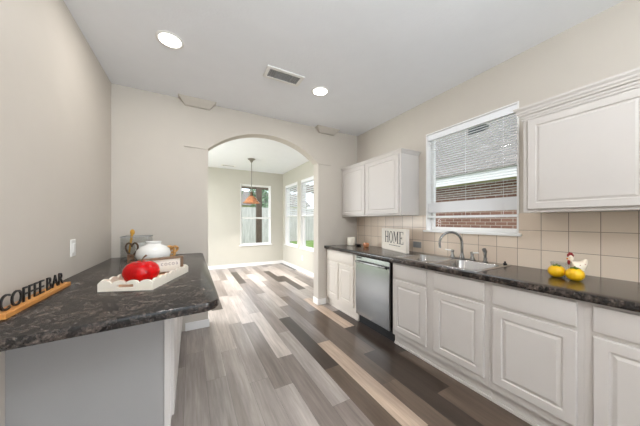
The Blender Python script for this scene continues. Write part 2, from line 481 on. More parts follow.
# arch wall: outline with a segmental arch
def arch_pts(n=40):
    wd = (AX1 - AX0) / 2; R = (wd * wd + ARISE * ARISE) / (2 * ARISE); cx = (AX0 + AX1) / 2; cz = AZS + ARISE - R
    a = math.asin(wd / R)
    return [(cx - R * math.sin(a - 2 * a * i / n), cz + R * math.cos(a - 2 * a * i / n)) for i in range(n + 1)]
m = MB(); ap = arch_pts()
ya, yb = YB, YB + YT
fr_ = [(XL, -.12), (AX0, -.12)] + ap + [(AX1, -.12), (XR, -.12)]
for y in (ya, yb):
    m.face([(XL, y, -.12), (AX0, y, -.12), (AX0, y, ap[0][1]), (XL, y, ap[0][1])]); m.face([(XL, y, ap[0][1]), (AX0, y, ap[0][1]), (AX0, y, ZC), (XL, y, ZC)])
    m.face([(AX1, y, -.12), (XR, y, -.12), (XR, y, ap[0][1]), (AX1, y, ap[0][1])]); m.face([(AX1, y, ap[0][1]), (XR, y, ap[0][1]), (XR, y, ZC), (AX1, y, ZC)])
    for (xa, za), (xb, zb) in zip(ap, ap[1:]): m.face([(xa, y, za), (xb, y, zb), (xb, y, ZC), (xa, y, ZC)])
for (xa, za), (xb, zb) in zip(fr_[1:-1], fr_[2:-1]): m.face([(xa, ya, za), (xb, ya, zb), (xb, yb, zb), (xa, yb, za)])
for xa, xb in zip([XL, AX0] + [p[0] for p in ap[1:]] , [AX0] + [p[0] for p in ap[1:]] + [XR]): m.face([(xa, ya, ZC), (xb, ya, ZC), (xb, yb, ZC), (xa, yb, ZC)])
for x in (XL, XR): m.face([(x, ya, -.12), (x, yb, -.12), (x, yb, ap[0][1]), (x, ya, ap[0][1])]); m.face([(x, ya, ap[0][1]), (x, yb, ap[0][1]), (x, yb, ZC), (x, ya, ZC)])
m.face([(XL, ya, -.12), (AX0, ya, -.12), (AX0, yb, -.12), (XL, yb, -.12)]); m.face([(AX1, ya, -.12), (XR, ya, -.12), (XR, yb, -.12), (AX1, yb, -.12)])
struct(m.build('wall_back', M['wall'], smooth=30))

# impost ledges and ceiling capitals on the arch wall
for k, (xa, xb) in enumerate(((-.07, AX0), (AX1, 1.955))):
    struct(B(xa, xb, YB - .012, YB, AZS - .012, AZS + .006).build('trim_%d' % (k + 1), M['wall'], bevel=.003))
for k, (xa, xb) in enumerate(((-.13, .27), (1.665, 2.07))):
    mm = MB(); i = .07
    mm.loops([[(xa, YB - .10, ZC), (xb, YB - .10, ZC), (xb, YB, ZC), (xa, YB, ZC)],
              [(xa + i, YB - .03, ZC - .075), (xb - i, YB - .03, ZC - .075), (xb - i, YB, ZC - .075), (xa + i, YB, ZC - .075)]])
    struct(mm.build('trim_%d' % (k + 3), M['wall'], smooth=0))

# baseboards
def bb(name, x0, x1, y0, y1):
    struct(B(x0, x1, y0, y1, 0, .095).build(name, M['white'], bevel=.004))
bb('baseboard_back_left', -.06, AX0 + .014, YB - .014, YB)
bb('baseboard_jamb_left', AX0, AX0 + .014, YB, YB + YT)
bb('baseboard_back_right', AX1 - .014, 1.855, YB - .014, YB)
bb('baseboard_jamb_right', AX1 - .014, AX1, YB, YB + YT)
bb('baseboard_nook_back', -.88, XR - .014, YN - .014, YN)
bb('baseboard_nook_right', XR - .014, XR, YB + YT, YN)
bb('baseboard_left', XL, XL + .014, YR, 1.52)

# ------------------------------------------------------------------ windows
def window_x(n, y0, y1, z0, z1, rail):
    r = sroot('window_%d' % n, (XR, (y0 + y1) / 2, z0))
    t = .012; m = MB()
    m.box(XR - .004, XR + .14, y0, y0 + t, z0, z1); m.box(XR - .004, XR + .14, y1 - t, y1, z0, z1)
    m.box(XR - .004, XR + .14, y0 + t, y1 - t, z1 - t, z1); 
    m.build('window_lining', M['white'], r)
    B(XR - .03, XR + .14, y0 - .02, y1 + .02, z0 - .022, z0 + .004).build('window_sill', M['white'], r, bevel=.004)
    m = MB(); a, b = XR + .075, XR + .115; f = .035
    m.box(a, b, y0 + t, y0 + t + f, z0, z1 - t); m.box(a, b, y1 - t - f, y1 - t, z0, z1 - t)
    m.box(a, b, y0 + t + f, y1 - t - f, z0 + .004, z0 + .04); m.box(a, b, y0 + t + f, y1 - t - f, z1 - t - f, z1 - t)
    m.box(a - .012, b, y0 + t + f, y1 - t - f, rail - .02, rail + .02)
    m.build('window_frame', M['white'], r, bevel=.003)
    B(XR + .094, XR + .098, y0 + .04, y1 - .04, z0 + .03, z1 - .04).build('window_pane', M['glass'], r, smooth=0)
    return r
window_x(1, WY0, WY1, WZ0, WZ1, 1.44)
window_x(2, *NW[0], NZ0, NZ1, 1.44)
window_x(3, *NW[1], NZ0, NZ1, 1.44)
r = sroot('window_4', ((BX0 + BX1) / 2, YN, NZ0)); t = .012; m = MB()
m.box(BX0, BX0 + t, YN - .004, YN + .12, NZ0, NZ1); m.box(BX1 - t, BX1, YN - .004, YN + .12, NZ0, NZ1); m.box(BX0 + t, BX1 - t, YN - .004, YN + .12, NZ1 - t, NZ1)
m.build('window_lining', M['white'], r)
B(BX0 - .03, BX1 + .03, YN - .035, YN + .12, NZ0 - .024, NZ0 + .004).build('window_sill', M['white'], r, bevel=.004)
m = MB(); f = .035; a, b = YN + .055, YN + .10
m.box(BX0 + t, BX0 + t + f, a, b, NZ0, NZ1 - t); m.box(BX1 - t - f, BX1 - t, a, b, NZ0, NZ1 - t)
m.box(BX0 + t + f, BX1 - t - f, a, b, NZ0 + .004, NZ0 + .045); m.box(BX0 + t + f, BX1 - t - f, a, b, NZ1 - t - f, NZ1 - t)
m.box(BX0 + t + f, BX1 - t - f, a - .012, b, 1.365, 1.41)
m.build('window_frame', M['white'], r, bevel=.003)
B(BX0 + .04, BX1 - .04, YN + .076, YN + .08, NZ0 + .03, NZ1 - .04).build('window_pane', M['glass'], r, smooth=0)

# blinds
def blind(y0, y1, ztop, zlast, zstack, zbot, step, label, tilt=.0, sw=.0125, group=None):
    xc = XR + .036
    r = thing('window_blind', label, 'blind', (xc, (y0 + y1) / 2, zbot), group=group)
    B(xc - .026, xc + .026, y0, y1, ztop - .065, ztop).build('headrail', M['blind'], r, bevel=.003)
    m = MB(); z = ztop - .09
    while z > zlast:
        m.loops([[(xc - sw, y, z - tilt), (xc, y, z + .002), (xc + sw, y, z + tilt), (xc + sw, y, z + tilt - .0012), (xc, y, z + .0008), (xc - sw, y, z - tilt - .0012)] for y in (y0 + .004, y1 - .004)])
        z -= step
    m.build('slats', M['blind'], r, smooth=0)
    if zstack:
        m = MB(); z = zstack[0]
        while z > zstack[1]:
            m.box(xc - .022, xc + .022, y0 + .004, y1 - .004, z - .0055, z - .0005); z -= .0065
        m.build('gathered_slats', M['blind'], r, smooth=0)
        B(xc - .018, xc + .018, y0 + .006, y1 - .006, zstack[1], zstack[0]).build('gathered_core', M['blind'], r, smooth=0)
    B(xc - .025, xc + .025, y0 + .003, y1 - .003, zbot, zbot + .024).build('bottom_rail', M['blind'], r, bevel=.004)
    for fy in (.12, .5, .88):
        y = y0 + (y1 - y0) * fy
        m = MB().tube([(xc - .0245, y, ztop - .06), (xc - .0245, y, zbot + .01)], .0012, 6); m.build('cord', M['blind'], r)
    return r
blind(WY0 + .016, WY1 - .016, WZ1 - .014, 1.53, (1.515, 1.40), 1.335, .0255, 'white slatted blind hanging in the window above the sink, partly raised')
blind(NW[0][0] + .016, NW[0][1] - .016, NZ1 - .014, 1.47, None, 1.43, .05, 'white slatted blind in the nook window nearer the arch jamb', tilt=-.008, sw=.022)
blind(NW[1][0] + .016, NW[1][1] - .016, NZ1 - .014, 1.47, None, 1.43, .05, 'white slatted blind in the nook window nearer the far corner', tilt=-.008, sw=.022)

# ------------------------------------------------------------------ backsplash tiles
m = MB(); bx0 = XR - .008
m.box(bx0, XR, WY1, YB, .9, 1.366); m.box(bx0, XR, -1.2, WY0, .9, 1.366); m.box(bx0, XR, WY0, WY1, .9, WZ0 - .022)
o = struct(m.build('trim_5', M['tile'], smooth=0))

# ------------------------------------------------------------------ right base cabinets
RAISED = [(0, 0), (0, .014), (.004, .018), (.054, .018), (.059, .010), (.066, .010), (.082, .017), (.09, .017)]
UPPER = [(0, 0), (0, .014), (.004, .018), (.046, .018), (.050, .011), (.056, .011), (.066, .0165), (.08, .0165)]
SLAB = [(0, 0), (0, .012), (.003, .015), (.012, .017), (.016, .018)]
XF = 1.878                                   # face frame plane
XD = XF
def rdoor(root, name, ya, yb, z0, z1, rings, mat, xd=XD):
    """door or drawer front facing -X spanning ya > yb"""
    hi, lo = max(ya, yb), min(ya, yb)
    return MB().panel((xd, hi, z0), (0, -1, 0), (0, 0, 1), (-1, 0, 0), hi - lo, z1 - z0, rings).build(name, mat, root, smooth=20)
def base_cab(label, y0, y1, doors, drawers, mat):
    r = thing('base_cabinet', label, 'cabinet', ((XF + XR) / 2, (y0 + y1) / 2, 0))
    m = MB(); w_ = .018
    m.box(XF, XF + .02, y0, y1, .105, .872); m.box(XF + .02, XR - .01, y0, y0 + w_, .105, .872); m.box(XF + .02, XR - .01, y1 - w_, y1, .105, .872)
    m.box(XF + .02, XR - .01, y0 + w_, y1 - w_, .105, .123); m.box(XR - .018, XR - .01, y0 + w_, y1 - w_, .123, .872)
    m.build('body', mat, r)
    B(XF + .032, XR - .02, y0, y1, 0, .105).build('toe_kick', mat, r)
    m = MB().box(XF + .020, XF + .032, y0, y1, 0, .022); m.build('shoe_molding', mat, r, bevel=.003)
    for a, b in doors: rdoor(r, 'door', a, b, .16, .690, RAISED, mat)
    for a, b in drawers: rdoor(r, 'drawer', a, b, .715, .852, SLAB, mat)
    return r
base_cab('white base cabinet in the far corner, left of the dishwasher', 2.435, 3.198, [(3.165, 2.86), (2.835, 2.49)], [(3.165, 2.49)], M['cabwarm'])
base_cab('white two-door base cabinet under the sink, right of the dishwasher', .893, 1.815, [(1.795, 1.405), (1.325, .925)], [(1.795, 1.405), (1.325, .925)], M['cab'])
base_cab('white base cabinet below the yellow lemons, with one wide door and drawer', .428, .8915, [(.868, .455)], [(.868, .455)], M['cab'])
base_cab('white base cabinet cut by the right edge of the picture', -.60, .4275, [(.395, -.06), (-.08, -.55)], [(.395, -.06), (-.08, -.55)], M['cab'])

# dishwasher
r = thing('dishwasher', 'stainless steel dishwasher with bar handle under the dark worktop', 'dishwasher', (2.15, 2.125, 0))
B(XF + .01, XR - .02, 1.825, 2.425, .11, .868).build('tub', M['blackplastic'], r)
mm = MB(); pr = []
for i in range(9):
    a = i / 8
    pr.append((1.852 - .010 * math.sin(PI * a), .125 + .735 * a))
mm.prism(pr + [(XF + .008, .86), (XF + .008, .125)], 'y', 1.835, 2.415)
mm.build('door_panel', M['steel'], r, bevel=.003)
m = MB()
m.tube([(1.822, 1.865, .795), (1.812, 2.0, .797), (1.808, 2.125, .798), (1.812, 2.25, .797), (1.822, 2.385, .795)], .012, 12)
for y in (1.873, 2.377): m.tube([(1.824, y, .795), (1.85, y, .795)], .010, 10)
m.build('handle', M['steel'], r)
for y in (1.853, 2.397): m = None
B(1.819, 1.832, 1.843, 1.862, .780, .812).build('handle_cap', M['blackplastic'], r, bevel=.003)
B(1.842, 1.853, 2.30, 2.39, .838, .850).build('badge', M['blackplastic'], r)
B(XF + .035, XR - .03, 1.83, 2.42, 0, .11).build('kick_plate', M['blackplastic'], r)

# right worktop with the sink cut-out
XC0 = 1.832; CT, CB = .914, .872
SX0, SX1, SY0, SY1 = 1.890, 2.430, .985, 1.825
r = thing('countertop', 'long dark marbled laminate worktop along the right wall', 'countertop', (2.15, 1.3, CB))
m = MB(); hx0, hx1, hy0, hy1 = SX0 + .015, SX1 - .015, SY0 + .015, SY1 - .015
nose = [(hx0, CB), (XC0 + .006, CB), (XC0, CB + .008), (XC0, CT - .005), (XC0 + .0015, CT - .0015), (XC0 + .005, CT), (hx0, CT)]
m.prism(nose, 'y', -.62, YB - .001)
m.box(hx0, hx1, -.62, hy0, CB, CT); m.box(hx0, hx1, hy1, YB - .001, CB, CT); m.box(hx1, XR - .008, -.62, YB - .001, CB, CT)
m.build('worktop_slab', M['counter'], r, smooth=40)

# sink
r = thing('kitchen_sink', 'double bowl stainless steel sink set into the dark worktop', 'sink', ((SX0 + SX1) / 2, (SY0 + SY1) / 2, CT))
m = MB(); ym = (SY0 + SY1) / 2 ; zr = CT + .007
bcx, bhx = 2.125, .200
for (ya, yb) in ((SY0, ym), (ym, SY1)):
    cy = (ya + yb) / 2; hy = (yb - ya) / 2
    def orr(z, ins=0): return [(min(max(p[0], SX0 + ins), SX1 - ins), min(max(p[1], ya + (ins if ya == SY0 else 0)), yb - (ins if yb == SY1 else 0)), z) for p in rr((SX0 + SX1) / 2, cy, (SX1 - SX0) / 2, hy, .012, z)]
    bhy = hy - .026
    lp = [orr(CT + .0005), orr(zr, .006), rr(bcx, cy, bhx + .008, bhy + .008, .065, zr), rr(bcx, cy, bhx, bhy, .06, zr - .008),
          rr(bcx, cy, bhx - .012, bhy - .012, .055, zr - .16), rr(bcx, cy, bhx - .035, bhy - .035, .045, zr - .185), rr(bcx, cy, .05, .05, .045, zr - .19)]
    m.loops(lp, False, True)
m.build('basin', M['sinksteel'], r, smooth=50)
for cy in ((SY0 + ym) / 2, (ym + SY1) / 2):
    MB().lathe([(.044, 0), (.044, .003), (.034, .004), (.030, .001), (.004, .001), (.004, .006)], (bcx, cy, zr - .1895), 24).build('drain', M['chrome'], r)

# faucet
FX, FY = 2.378, 1.378
r = thing('faucet', 'tall chrome gooseneck faucet with two levers behind the sink bowls', 'faucet', (FX, FY, zr))
m = MB().loops([rr(FX, FY, .026, .125, .024, zr), rr(FX, FY, .026, .125, .024, zr + .006), rr(FX, FY, .022, .121, .02, zr + .010)])
m.build('base_plate', M['chrome'], r)
m = MB().lathe([(.023, 0), (.023, .012), (.017, .03), (.0135, .05)], (FX, FY, zr + .009), 20); m.build('spout_collar', M['chrome'], r)
dx, dy = Vector((-.87, .49)), 0
pts = [(FX, FY, zr + .03), (FX, FY, zr + .09), (FX, FY, zr + .155)]
Rg = .112
for i in range(1, 17):
    a = PI * 1.08 * i / 16
    s_ = Rg - Rg * math.cos(a)
    pts.append((FX + dx[0] * s_, FY + dx[1] * s_, zr + .155 + Rg * math.sin(a)))
pts.append((pts[-1][0] - .002, pts[-1][1], pts[-1][2] - .02))
MB().tube(pts, [.0125] * 3 + [.0115] * (len(pts) - 4) + [.0125], 14).build('spout', M['chrome'], r)
for hy_, sg in ((FY + .098, 1), (FY - .098, -1)):
    h = MB().lathe([(.021, 0), (.02, .012), (.014, .024), (.012, .05), (.017, .058), (.015, .07), (.004, .074)], (FX, hy_, zr + .009), 18).build('handle', M['chrome'], r)
    MB().tube([(FX, hy_, zr + .072), (FX - .012, hy_ + sg * .03, zr + .076), (FX - .02, hy_ + sg * .065, zr + .08)], [.008, .0075, .006], 10).build('lever', M['ceramic'], h)
r = thing('side_sprayer', 'short chrome spray head standing right of the faucet', 'sprayer', (2.375, 1.165, zr))
MB().lathe([(.022, 0), (.022, .006), (.015, .012), (.0135, .03), (.017, .034), (.016, .04)], (2.375, 1.165, zr), 18).build('holder', M['chrome'], r)
MB().tube([(2.375, 1.165, zr + .036), (2.375, 1.165, zr + .075), (2.372, 1.165, zr + .10), (2.355, 1.165, zr + .118)], [.011, .013, .018, .017], 14).build('spray_head', M['chrome'], r)
r = thing('sink_stopper', 'small black rubber plug on the right rear corner of the sink', 'stopper', (2.395, 1.018, zr))
MB().lathe([(.014, 0), (.016, .008), (.013, .012), (.007, .013), (.007, .022), (.009, .026), (.004, .028)], (2.395, 1.018, zr), 18).build('plug', M['blackplastic'], r)

# ------------------------------------------------------------------ wall cabinets
def crown(x_front, y0, y1, z0, prof, ends):
    """stepped cornice: prof = (outset, z) ; flares over the front and the ends flagged"""
    lp = []
    for o_, z in prof:
        a = y0 - (o_ if ends[0] else 0); b = y1 + (o_ if ends[1] else 0)
        lp.append([(x_front - o_, a, z0 + z), (XR - .001, a, z0 + z), (XR - .001, b, z0 + z), (x_front - o_, b, z0 + z)])
    return MB().loops(lp)
def wall_cab(label, y0, y1, z0, z1, doors, prof, ends, xf=2.168):
    r = thing('wall_cabinet', label, 'cabinet', ((xf + XR) / 2, (y0 + y1) / 2, z0))
    B(xf, XR - .001, y0, y1, z0, z1).build('body', M['cab'], r, bevel=.0015)
    for a, b in doors:
        rdoor(r, 'door', a, b, z0 + .022, z1 - .022, UPPER, M['cab'], xf)
    crown(xf, y0, y1, z1 - .012, prof, ends).build('crown_molding', M['cab'], r, smooth=25)
    return r
wall_cab('white wall cabinet with two doors in the far corner, over the mug', 1.966, YB - .001, 1.368, 2.118, [(3.165, 2.62), (2.575, 1.995)],
         [(.0, 0), (.006, .002), (.008, .012), (.022, .034), (.026, .036), (.026, .046)], (True, False))
wall_cab('white wall cabinet right of the window, over the yellow lemons', -.55, .805, 1.362, 2.052, [(.775, .235), (.205, -.50)],
         [(.0, 0), (.006, .0), (.007, .014), (.012, .016), (.014, .03), (.024, .036), (.027, .05), (.032, .052), (.034, .066), (.044, .080), (.046, .092)], (False, True))

# ------------------------------------------------------------------ left counter and cabinet
LY0, LX1 = 1.188, .125; PY = 1.60; LXD = -.104
r = thing('countertop', 'dark marbled laminate breakfast bar top along the left wall', 'countertop', (-.3, 2.1, CB))
rad = .085; poly = [(XL, YB - .001), (XL, LY0 - .03)]
cxr, cyr = LX1 - rad, LY0 + .035 + rad
for i in range(11):
    a = -PI / 2 + (PI / 2) * i / 10
    poly.append((cxr + rad * math.cos(a), cyr + rad * math.sin(a)))
poly.append((LX1, YB - .05)); poly.append((LX1 - .03, YB - .001))
def inset(p, d):
    c = Vector((-.3, 2.2)); out = []
    n = len(p)
    for i in range(n):
        a, b, c_ = Vector(p[i - 1]), Vector(p[i]), Vector(p[(i + 1) % n])
        d1 = (b - a).normalized(); d2 = (c_ - b).normalized()
        nn = Vector((-d1.y - d2.y, d1.x + d2.x)); nn.normalize()
        q = b + nn * d
        if b.x <= XL + .001: q.x = b.x
        if b.y >= YB - .002: q.y = b.y
        out.append(tuple(q))
    return out
lp = []
for d, z in ((.006, CB), (0, CB + .008), (0, CT - .005), (.0015, CT - .0015), (.005, CT)):
    lp.append([(x, y, z) for x, y in inset(poly, d)])
MB().loops(lp).build('worktop_slab', M['counter'], r, smooth=40)
r = thing('base_cabinet', 'painted base cabinet under the left breakfast bar top', 'cabinet', (-.4, 2.37, 0))
B(XL + .001, LXD, PY + .012, YB - .02, .10, CB).build('body', M['cab'], r)
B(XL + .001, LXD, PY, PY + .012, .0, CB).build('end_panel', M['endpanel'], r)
B(LXD - .03, LXD + .002, PY - .006, PY + .012, .10, CB).build('corner_stile', M['cab'], r, bevel=.002)
B(XL + .001, LXD - .06, PY + .012, YB - .02, 0, .10).build('toe_kick', M['cab'], r)
y = PY + .02
for k in range(3):
    ww = (YB - .04 - y) / (3 - k) - .012
    MB().panel((LXD, y, .165), (0, 1, 0), (0, 0, 1), (1, 0, 0), ww, .69, RAISED).build('door', M['cab'], r, smooth=20)
    y += ww + .012

# wall switch, outlets
def plate(name, label, cat, o, u, v, n, w_, h_, kind, mat):
    o, u, v, n = map(Vector, (o, u, v, n))
    r = thing(name, label, cat, o)
    MB().panel(o - u * w_ / 2 - v * h_ / 2, u, v, n, w_, h_, [(0, 0), (0, .003), (.004, .006), (.006, .006)]).build('cover_plate', mat, r, smooth=20)
    if kind == 'switch':
        MB().panel(o - u * .017 - v * .033 + n * .006, u, v, n, .034, .066, [(0, 0), (0, .003), (.003, .005), (.005, .005)]).build('rocker', mat, r, smooth=20)
    else:
        for s in (-1, 1):
            q = o + (v if h_ > w_ else u) * s * .02 + n * .0055
            MB().panel(q - u * .013 - v * .013, u, v, n, .026, .026, [(0, 0), (0, .002), (.003, .003), (.005, .003)]).build('socket', M['greymetal'] if mat is M['greymetal'] else M['plastic'], r, smooth=20)
    return r
plate('light_switch', 'white rocker switch plate on the left wall above the bar top', 'switch', (XL, 2.285, 1.111), (0, 1, 0), (0, 0, 1), (1, 0, 0), .075, .118, 'switch', M['plastic'])
plate('power_outlet', 'grey outlet plate on the tiles right of the HOME sign', 'outlet', (bx0, 1.985, 1.005), (0, -1, 0), (0, 0, 1), (-1, 0, 0), .118, .072, 'outlet', M['greymetal'])
plate('power_outlet', 'white outlet plate low on the nook wall below the windows', 'outlet', (XR, 5.45, .36), (0, -1, 0), (0, 0, 1), (-1, 0, 0), .072, .115, 'outlet', M['plastic'])

# ------------------------------------------------------------------ ceiling fittings
def can(x, y, label, power=CAN_W, spread=180):
    r = thing('recessed_light', label, 'ceiling light', (x, y, ZC), group=None)
    MB().lathe([(.098, 0), (.098, -.004), (.094, -.007), (.080, -.008), (.076, -.003), (.076, 0)], (x, y, ZC), 36).build('trim_ring', M['plastic'], r)
    MB().lathe([(.0755, -.0005), (.0755, -.004), (.05, -.0055), (.001, -.006)], (x, y, ZC), 36).build('lens', M['lamp'], r)
    l = light('downlight_glow', 'AREA', (0, 0, -.012), power, (1, .98, .955), shape='DISK', size=.15, spread=math.radians(spread))
    l.parent = r
    return r
can(-.146, 2.213, 'round recessed ceiling light on the left, near the left wall')
can(1.257, 2.285, 'round recessed ceiling light right of the air vent')
can(-.10, .35, 'added fill downlight overhead, before the left bar top')  # this and the next two: unseen lamps added to even out the room
can(1.10, -.35, 'added fill downlight overhead, before the sink window')
can(.55, -1.6, 'added fill downlight at the rear of the room')
can(.10, 4.5, 'added fill downlight of the nook, behind the left arch wall', 14, 140)  # this and the next: hidden lamps added to brighten the nook
can(.10, 5.9, 'added fill downlight of the nook, near its end wall', 5, 150)

def vent(label, x0, x1, y0, y1, fancy=True):
    r = thing('ceiling_vent', label, 'vent', ((x0 + x1) / 2, (y0 + y1) / 2, ZC))
    m = MB(); f = .032; z0 = ZC - .010
    m.box(x0, x1, y0, y0 + f, z0, ZC); m.box(x0, x1, y1 - f, y1, z0, ZC); m.box(x0, x0 + f, y0 + f, y1 - f, z0, ZC); m.box(x1 - f, x1, y0 + f, y1 - f, z0, ZC)
    m.build('frame', M['plastic'], r, bevel=.003)
    B(x0 + f, x1 - f, y0 + f, y1 - f, ZC - .003, ZC - .0005).build('backing', M['darkgrey'], r)
    m = MB(); a, b = x0 + f, x1 - f; q = (b - a) / 4
    # outer quarters: slats across; centre: slats along
    for k in range(4):
        for base in (a, b - q):
            x = base + q * (k + .5) / 4
            m.loops([[(x - .007, yy, ZC - .003), (x + .004, yy, ZC - .010), (x + .006, yy, ZC - .010), (x - .005, yy, ZC - .003)] for yy in (y0 + f, y1 - f)])
    k = y0 + f + .008
    while k < y1 - f:
        m.loops([[(xx, k - .004, ZC - .0035), (xx, k + .003, ZC - .0085), (xx, k + .0045, ZC - .0085), (xx, k - .0025, ZC - .0035)] for xx in (a + q, b - q)])
        k += .019
    for xx in (a + q, b - q): m.box(xx - .003, xx + .003, y0 + f, y1 - f, ZC - .010, ZC - .003)
    m.build('louvers', M['greymetal'], r, smooth=0)
    return r
vent('rectangular louvered air vent in the kitchen ceiling between two lights', .622, .995, 2.128, 2.315)
vent('small white air vent in the nook ceiling near the end wall', .68, 1.02, 6.42, 6.56)

# pendant lamp
PX, PYY = 1.232, 5.55
r = thing('pendant_lamp', 'amber glass pendant lamp on a thin rod in the nook', 'lamp', (PX, PYY, ZC))
MB().lathe([(.085, 0), (.085, -.012), (.05, -.03), (.03, -.06), (.012, -.085)], (PX, PYY, ZC), 28).build('canopy', M['pewter'], r)
MB().tube([(PX, PYY, ZC - .08), (PX, PYY, 1.97)], .008, 10).build('rod', M['pewter'], r)
MB().lathe([(.014, 1.985), (.03, 1.96), (.036, 1.90), (.045, 1.885)], (PX, PYY, 0), 20).build('socket_cup', M['copperdark'], r)
MB().lathe([(.03, 1.892), (.075, 1.86), (.125, 1.80), (.155, 1.755), (.198, 1.720), (.194, 1.714), (.148, 1.748), (.118, 1.793), (.07, 1.852), (.028, 1.884)], (PX, PYY, 0), 36, (False, False)).build('lamp_shade', M['amber'], r, smooth=60)
MB().sphere((PX, PYY, 1.770), .038).build('bulb', M['bulb'], r)
pl = light('pendant_glow', 'AREA', (0, 0, 1.722 - ZC), 25, (1, .96, .90), shape='DISK', size=.2, spread=math.radians(125)); pl.parent = r

# ------------------------------------------------------------------ things on the left bar top
# COFFEE BAR sign
sy = 1.395
r = thing('letter_sign', 'black COFFEE BAR letters on a narrow wooden base beside the left wall', 'sign', (-.665, sy, CT))
B(-.700 + .006, -.634, sy, 1.965, CT, CT + .022).build('base', M['oak'], r, bevel=.003)
yy = .020
for word in ('COFFEE', 'BAR'):
    for ch in word:
        adv = glyph(ch, .098, .006, 'letter', M['black'], r, lambda x, y, z, yy=yy: (z + .006, yy + x, .0215 + y), 1.0, -.0006)
        yy += adv + .0085
    yy += .020
print('sign end', yy + sy)

# tray (local axes: x across, y along)
r = thing('tray', 'white scalloped wooden tray holding the red apple', 'tray', (-.232, 1.877, CT), math.radians(-21))
TW, TL = .275, .48
B(-TW / 2 + .012, TW / 2 - .012, -TL / 2 + .012, TL / 2 - .012, .002, .010).build('tray_floor', M['traytan'], r, local=True)
def scallop(length, n, base=.040, amp=.018, hole=False):
    pts = []
    for k in range(n):
        for i in range(9 if k == n - 1 else 8):
            a = i / 8
            pts.append((-length / 2 + length * (k + a) / n, base + amp * math.sqrt(max(0, 1 - (2 * a - 1) ** 2))))
    return pts
def scallop_board(length, n, th, hole):
    """board in x-z, thickness along y, optional slotted hand hole"""
    m = MB(); pts = scallop(length, n); hw, z0, z1 = .040, .020, .036
    xs = sorted(set([p[0] for p in pts] + ([-hw, hw] if hole else [])))
    def top(x):
        for (xa, za), (xb, zb) in zip(pts, pts[1:]):
            if xa <= x <= xb + 1e-9: return za + (zb - za) * (x - xa) / max(xb - xa, 1e-9)
        return pts[-1][1]
    for xa, xb in zip(xs, xs[1:]):
        spans = [(0, 0, top(xa), top(xb))]
        if hole and xa >= -hw - 1e-6 and xb <= hw + 1e-6: spans = [(0, 0, z0, z0), (z1, z1, top(xa), top(xb))]
        for b0, b1, t0, t1 in spans:
            q = [(xa, b0), (xb, b1), (xb, t1), (xa, t0)]
            m.loops([[(x, -th / 2, z) for x, z in q], [(x, th / 2, z) for x, z in q]])
    bmesh.ops.remove_doubles(m.bm, verts=m.bm.verts, dist=1e-5)
    # drop the inner faces left between neighbouring strips
    seen = {}
    for f in list(m.bm.faces):
        key = tuple(sorted(v.index for v in f.verts)) if False else tuple(sorted(tuple(round(c, 5) for c in v.co) for v in f.verts))
        seen.setdefault(key, []).append(f)
    kill = [f for fs in seen.values() if len(fs) > 1 for f in fs]
    bmesh.ops.delete(m.bm, geom=kill, context='FACES_ONLY')
    return m
for s in (-1, 1):
    m = scallop_board(TW, 4, .012, True); m.xform(Matrix.Translation((0, s * (TL / 2 - .006), 0)))
    m.build('end_board', M['traywhite'], r, local=True, smooth=0)
for s in (-1, 1):
    m = scallop_board(TL - .024, 7, .012, False); m.xform(Matrix.Translation((s * (TW / 2 - .006), 0, 0)) @ Matrix.Rotation(PI / 2, 4, 'Z'))
    m.build('side_board', M['traywhite'], r, local=True, smooth=0)

# apple
ac = (-.268, 1.795)
r = thing('decorative_apple', 'big glossy red apple lying in the white tray', 'apple', (ac[0], ac[1], CT + .010))
prof = []
for i in range(25):
    a = -PI / 2 + PI * i / 24
    rr_ = .094 * math.cos(a) ** .85 if math.cos(a) > 0 else 0
    z = .072 + .070 * math.sin(a)
    d = max(0, 1 - rr_ / .055)
    z += -.022 * d * d if a > 0 else .012 * d * d
    prof.append((rr_, z))
z0 = min(p[1] for p in prof)
MB().lathe([(p[0], p[1] - z0) for p in prof], (ac[0], ac[1], CT + .010), 48, (True, True), 5, .018).build('apple_body', M['apple'], r, smooth=80)
zt = CT + .010 + .118
MB().tube([(ac[0], ac[1], zt), (ac[0] + .004, ac[1], zt + .02), (ac[0] + .014, ac[1] + .004, zt + .036), (ac[0] + .026, ac[1] + .006, zt + .046)], [.003, .0035, .004, .006], 8).build('stem', M['walnut'], r)

# framed word sign behind the tray
sa = Vector((-.306, 1.958)); sb = Vector((-.050, 2.030)); L = (sb - sa).length
ang = math.atan2(sb.y - sa.y, sb.x - sa.x)
r = thing('box_sign', 'brown framed word sign standing in the white tray behind the red apple', 'sign', (sa.x, sa.y, CT + .010), ang)
SH = .116; D = .036
m = MB(); m.box(0, L, 0, D, 0, .012); m.box(0, L, 0, D, SH - .014, SH); m.box(0, .016, 0, D, .012, SH - .014); m.box(L - .016, L, 0, D, .012, SH - .014)
m.build('frame', M['framewood'], r, local=True, bevel=.001)
B(.016, L - .016, .016, D - .004, .012, SH - .014).build('face_board', M['signwhite'], r, local=True)
x = .128
for ch in 'cocoa':
    adv = glyph(ch, .042, .002, 'letter', M['signtext2'], r, lambda a, b, c, x=x: (x + a, .0155 - c, .056 + b), .9)
    x += adv + .007

# white ceramic jar
r = thing('ceramic_jar', 'round white ceramic jar with a short neck behind the word sign', 'jar', (-.305, 2.665, CT))
MB().lathe([(.075, 0), (.10, .012), (.128, .05), (.136, .085), (.128, .12), (.10, .150), (.062, .168), (.056, .176), (.064, .190), (.066, .196), (.058, .197), (.048, .178), (.05, .16)], (-.305, 2.665, CT), 40, (True, True)).build('jar_body', M['ceramic'], r, smooth=60)

